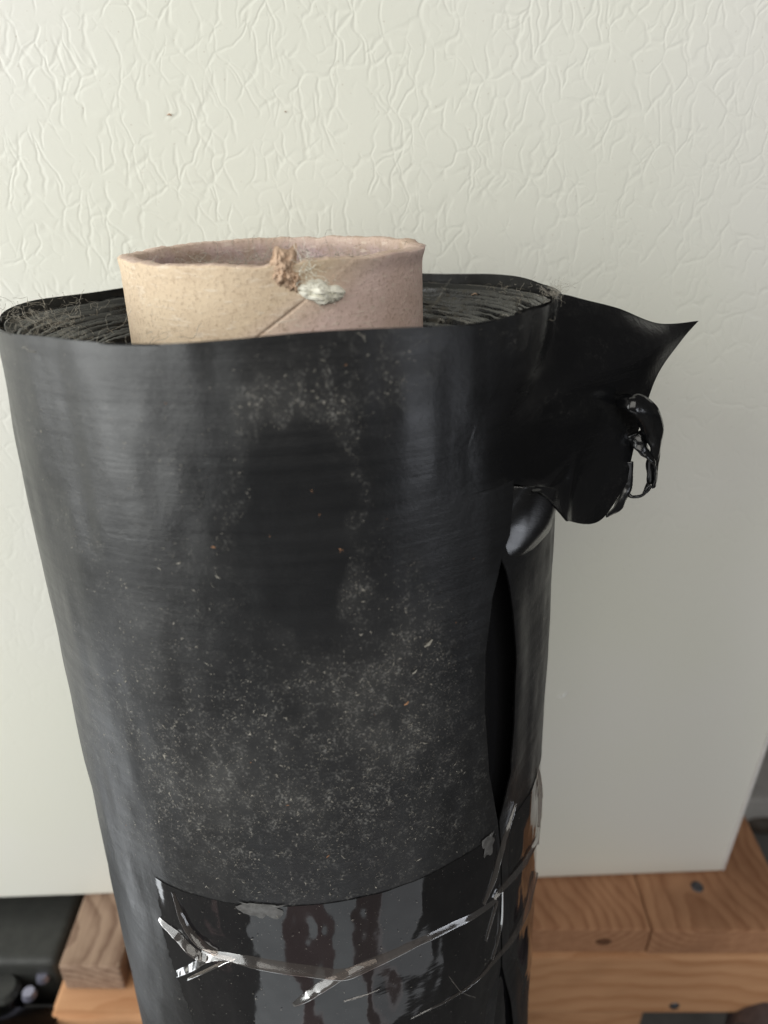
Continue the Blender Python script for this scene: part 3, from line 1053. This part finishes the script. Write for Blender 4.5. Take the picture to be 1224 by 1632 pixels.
for _ in range(120):      # white fluff fibres
    px_, py_ = rng.normal(528, 16), 0
    py_ = 462 + (px_ - 528) * 0.22 + rng.normal(0, 7)
    if rng.random() < 0.4:
        px_, py_ = rng.normal(506, 9), rng.normal(432, 16)
    ph, z = cyl(px_, py_, CO)
    sp.append((pol(CO + rng.uniform(0.0002, 0.0020), ph, z) + np.array([-0.0030, 0, 0]), rng.uniform(0.002, 0.005), 0.45, (0.8, 0, -0.3)))
lint('fluff', sp, M_LINT2, core, 0.00005)


def dust_specks(name, n, size, mat, prob, parent=roll, zlo=None, extra=0.0):
    V, Fq = [], []
    k = 0
    while k < n:
        ph = rng.uniform(-0.95, 1.35, 4000)
        z = rng.uniform(LR - 0.245, LR - 0.001, 4000)
        d = prob(ph, z)
        keep = rng.random(4000) < d
        for a, zz in zip(ph[keep], z[keep]):
            sl_, sr_ = phi_of(SL, zz), phi_of(SR, zz)
            if sl_ - 0.008 < a < sr_ + 0.012 or (a > sl_ - 0.25 and zz > Z_TEAR):
                continue
            on_tape = zz < LR - 0.1475 and a > -0.56
            if on_tape and rng.random() < 0.72:
                continue
            R0 = float(sheet_r(np.array(a), np.array(zz))) + (0.0005 if on_tape else 0.00006)
            L = size * rng.lognormal(0, 0.5)
            wd_ = L * rng.uniform(0.10, 0.34)
            th_ = rng.normal(0.4, 0.9)
            du, dv = math.cos(th_) * L / 2, math.sin(th_) * L / 2
            bu, bv = -math.sin(th_) * wd_ / 2, math.cos(th_) * wd_ / 2
            cb = rng.normal(0, 0.35) * L
            q = [(-du, -dv, 0), (bu + cb * -math.sin(th_), bv + cb * math.cos(th_), wd_ * 0.2), (du, dv, 0), (-bu + cb * -math.sin(th_) * 0.8, -bv + cb * math.cos(th_) * 0.8, 0)]
            o = len(V)
            for (u, v, h) in q:
                aa = a + u / R0
                V.append(((R0 + h) * math.sin(aa), -(R0 + h) * math.cos(aa), zz + v))
            Fq += [(o, o + 3, o + 1), (o + 1, o + 3, o + 2)]
            k += 1
            if k >= n: break
    me = bpy.data.meshes.new(name)
    me.from_pydata(V, [], Fq)
    o = link(name, me, mat, parent, False)
    o['kind'] = 'stuff'
    return o


dust_specks('dust', 13000, 0.00032, M_DUST, lambda a, z: dust_and_sheen(a, z) ** 1.5)
dust_specks('dust', 420, 0.00065, M_DUST, lambda a, z: dust_and_sheen(a, z) ** 1.5)
dust_specks('crumbs', 28, 0.0006, M_BITS, lambda a, z: 0.1 + 0 * a)
# a pale crumb and a brown sliver one can pick out
for px, py, L, m_ in ((682, 1025, 0.0022, M_DUST), (647, 1120, 0.0012, M_BITS), (660, 1070, 0.0012, M_DUST), (757, 466, 0.002, M_FLAKE)):
    ph, z = cyl(px, py)
    if py < 500:
        q0 = to_roll(at_y(px, py, .262)); q0[2] = LR - 0.0055
        pts = [q0 + np.array([-0.0012, 0, 0]), q0 + np.array([0, 0, 0.0006]), q0 + np.array([0.0010, 0, 0])]
    else:
        pts = [pol(RR + 0.0003, ph - L / 2 / RR, z - L * 0.25), pol(RR + 0.0005, ph, z), pol(RR + 0.0003, ph + L / 2 / RR, z + L * 0.35)]
    V, Fq = tube_data(pts, [L * 0.12, L * 0.25, L * 0.08], 6, 0.5)
    link('crumb', mesh_many('crumb', [(V, Fq)]), m_, roll)

# ------------------------------------------------------------------ clear tape round the roll
RT_ = RR + 0.0003
a_l = -0.575
a_r = 2 * math.pi - 1.9
nu, nv = 700, 90
zt = np.linspace(LR - 0.245, LR - 0.1475, nv)
rows, uvs = [], []
for z in zt:
    k = (z - (LR - 0.1525)) / 0.055
    al = a_l + 0.0 if k > -0.35 else a_l + (-(k + 0.35)) * 0.115
    al = al + 0.010 * float(vnoise(np.array(z * 900.0), np.array(0.5), 3)) + 0.006 * float(vnoise(np.array(z * 2500.0), np.array(0.5), 4))
    ph = np.linspace(al, a_r, nu)
    ztop = 0.0
    if z > LR - 0.1476:
        ztop = 0
    zz = z + (z - (LR - 0.245)) / 0.0975 * (0.0032 * np.clip((ph + 0.57) / 0.9, 0, 1) - 0.0035 - 0.0016 * np.clip((ph - 0.6) / 0.5, 0, 1) ** 2 + 0.00025 * vnoise(ph * 9, ph * 0, 7))
    r = sheet_r(((ph + math.pi) % (2 * math.pi)) - math.pi, zz) + 0.00020 + 0.00010 * vnoise(ph * 9, ph * 0 + z * 60, 14) + 0.00006 * vnoise(ph * 30, ph * 0 + z * 220, 15)
    # the tape sinks a little where it bridges the slit
    r = r - 0.0006 * np.exp(-((ph - phi_of(SL, z) - 0.02) / 0.03) ** 2)
    rows.append(np.stack([r * np.sin(ph), -r * np.cos(ph), zz], -1))
    uvs.append(np.stack([ph * RR, zz], -1))
tape = link('clear_tape', grid_mesh('clear_tape', np.array(rows), uv=np.array(uvs)), M_TAPE, roll)
tape['label'] = 'glossy wrinkled clear packing tape wrapped round the roll'


def wrinkle(pts, width, height, seed=1, n=70, m=17, name='wrinkle', lean=0.0, R0=None):
    """a tented fold of clear tape following the roll, pts in sight-line pixels"""
    R0 = R0 or RT_
    q = np.array([(*cyl(x, y, R0),) for x, y in pts])
    C = catmull(np.column_stack([q, np.zeros(len(q))]), n)
    u = C[:, 0] * R0
    z = C[:, 1]
    T = np.stack([np.gradient(u), np.gradient(z)], 1)
    T /= np.linalg.norm(T, axis=1)[:, None]
    N = np.stack([-T[:, 1], T[:, 0]], 1)
    s_ = np.linspace(0, 1, n)
    W = np.interp(s_, np.linspace(0, 1, len(width)), width) * 1.05 * (1 + 0.07 * vnoise(s_ * 12, s_ * 0, seed))
    Hh = np.interp(s_, np.linspace(0, 1, len(height)), height) * 1.25 * (1 + 0.08 * vnoise(s_ * 15, s_ * 0, seed + 1))
    w = np.linspace(-1, 1, m)
    P = np.zeros((n, m, 3))
    for j, ww in enumerate(w):
        uu_ = u + N[:, 0] * W * (ww + lean * (1 - ww * ww))
        zz_ = z + N[:, 1] * W * (ww + lean * (1 - ww * ww))
        a = uu_ / R0
        r = sheet_r(a, zz_) + 0.00022 + Hh * (1 - abs(ww) ** 1.4) ** 1.1
        P[:, j] = np.stack([r * np.sin(a), -r * np.cos(a), zz_], -1)
    return link(name, grid_mesh(name, P), M_CLEAR, tape)


mm = 0.001
wrinkle([(322, 1515), (400, 1530), (480, 1545), (545, 1550), (600, 1530), (680, 1495), (790, 1432)], (.35 * mm, 1.6 * mm, 1.7 * mm, 1.7 * mm, 1.6 * mm, 1.1 * mm, .8 * mm), (.4 * mm, 1.3 * mm, 1.3 * mm, 1.3 * mm, 1.2 * mm, .9 * mm, .6 * mm), 1, 120, lean=-0.55)
wrinkle([(274, 1424), (290, 1465), (315, 1500), (345, 1520)], (.6 * mm, 1.2 * mm, 1.4 * mm, 1.0 * mm), (.3 * mm, 1.2 * mm, 1.4 * mm, 1.0 * mm), 3, lean=0.3)
wrinkle([(252, 1466), (280, 1490), (315, 1520), (335, 1528)], (.5 * mm, 1.2 * mm, 1.3 * mm, .8 * mm), (.4 * mm, 1.3 * mm, 1.4 * mm, 1.0 * mm), 5, lean=-0.3)
wrinkle([(284, 1552), (310, 1540), (335, 1526), (370, 1528)], (1.0 * mm, 1.1 * mm, 1.0 * mm, .4 * mm), (1.0 * mm, 1.4 * mm, 1.2 * mm, .5 * mm), 7, lean=-0.4)
wrinkle([(300, 1562), (325, 1550), (350, 1538), (375, 1528)], (.5 * mm, .6 * mm, .6 * mm, .3 * mm), (.5 * mm, .7 * mm, .7 * mm, .3 * mm), 8)
wrinkle([(468, 1602), (495, 1585), (525, 1565), (560, 1545), (600, 1530)], (.7 * mm, 1.7 * mm, 1.7 * mm, 1.2 * mm, .8 * mm), (.4 * mm, 1.2 * mm, 1.3 * mm, 1.0 * mm, .6 * mm), 9, lean=-0.2)
wrinkle([(548, 1597), (575, 1588), (605, 1577)], (.25 * mm, .4 * mm, .2 * mm), (.2 * mm, .3 * mm, .2 * mm), 11)
wrinkle([(770, 1440), (785, 1400), (795, 1360), (805, 1325), (822, 1280)], (.5 * mm, .9 * mm, 1.0 * mm, .8 * mm, .5 * mm), (.5 * mm, .9 * mm, .9 * mm, .8 * mm, .4 * mm), 12)
wrinkle([(786, 1432), (800, 1412), (825, 1385), (848, 1352), (860, 1318)], (.6 * mm, .9 * mm, 1.0 * mm, .9 * mm, .7 * mm), (.7 * mm, 1.0 * mm, 1.1 * mm, 1.0 * mm, .6 * mm), 13)
wrinkle([(775, 1500), (785, 1460), (792, 1435)], (.3 * mm, .5 * mm, .4 * mm), (.3 * mm, .5 * mm, .4 * mm), 14)
wrinkle([(785, 1530), (800, 1470), (800, 1420)], (.3 * mm, .4 * mm, .3 * mm), (.3 * mm, .4 * mm, .3 * mm), 15)
wrinkle([(655, 1624), (690, 1606), (735, 1580), (780, 1540), (815, 1495), (838, 1445), (852, 1390)], (.25 * mm, .35 * mm, .4 * mm, .6 * mm, 1.0 * mm, 1.3 * mm, 1.0 * mm), (.2 * mm, .3 * mm, .4 * mm, .6 * mm, 1.0 * mm, 1.3 * mm, 1.0 * mm), 16, 90)
wrinkle([(715, 1555), (735, 1580), (757, 1590)], (.2 * mm, .25 * mm, .2 * mm), (.2 * mm, .25 * mm, .2 * mm), 17)
wrinkle([(858, 1225), (861, 1260), (860, 1300), (857, 1345)], (.5 * mm, .8 * mm, .9 * mm, .6 * mm), (.5 * mm, .9 * mm, 1.0 * mm, .6 * mm), 18)
# whitish trapped-air patch under the tape's upper edge and crumpled corner at the slit
M_AIR = mat_plain('trapped_air', (0.13, 0.128, 0.125), 0.35, 0.5, 500, 0.45)


def air_patch(px, py, wu, hz, seed):
    p0, z0 = cyl(px, py, RT_)
    a = np.linspace(0, 2 * math.pi, 40, endpoint=False)
    rad_ = 1 + 0.35 * vnoise(a * 3, a * 0, seed)
    P = np.zeros((6, 40, 3))
    for k, s_ in enumerate(np.linspace(1, 0.01, 6)):
        aa = p0 + np.cos(a) * wu / RT_ * rad_ * s_
        zz = z0 + np.minimum(np.sin(a), 0.25) * hz * rad_ * s_
        r = sheet_r(aa, zz) + 0.00034 + 0.0003 * (1 - s_ ** 2)
        P[k] = np.stack([r * np.sin(aa), -r * np.cos(aa), zz], -1)
    return link('air_pocket', grid_mesh('air', P, True), M_AIR, tape)


air_patch(416, 1447, 0.0058, 0.0042, 5)
air_patch(778, 1338, 0.0024, 0.006, 8)
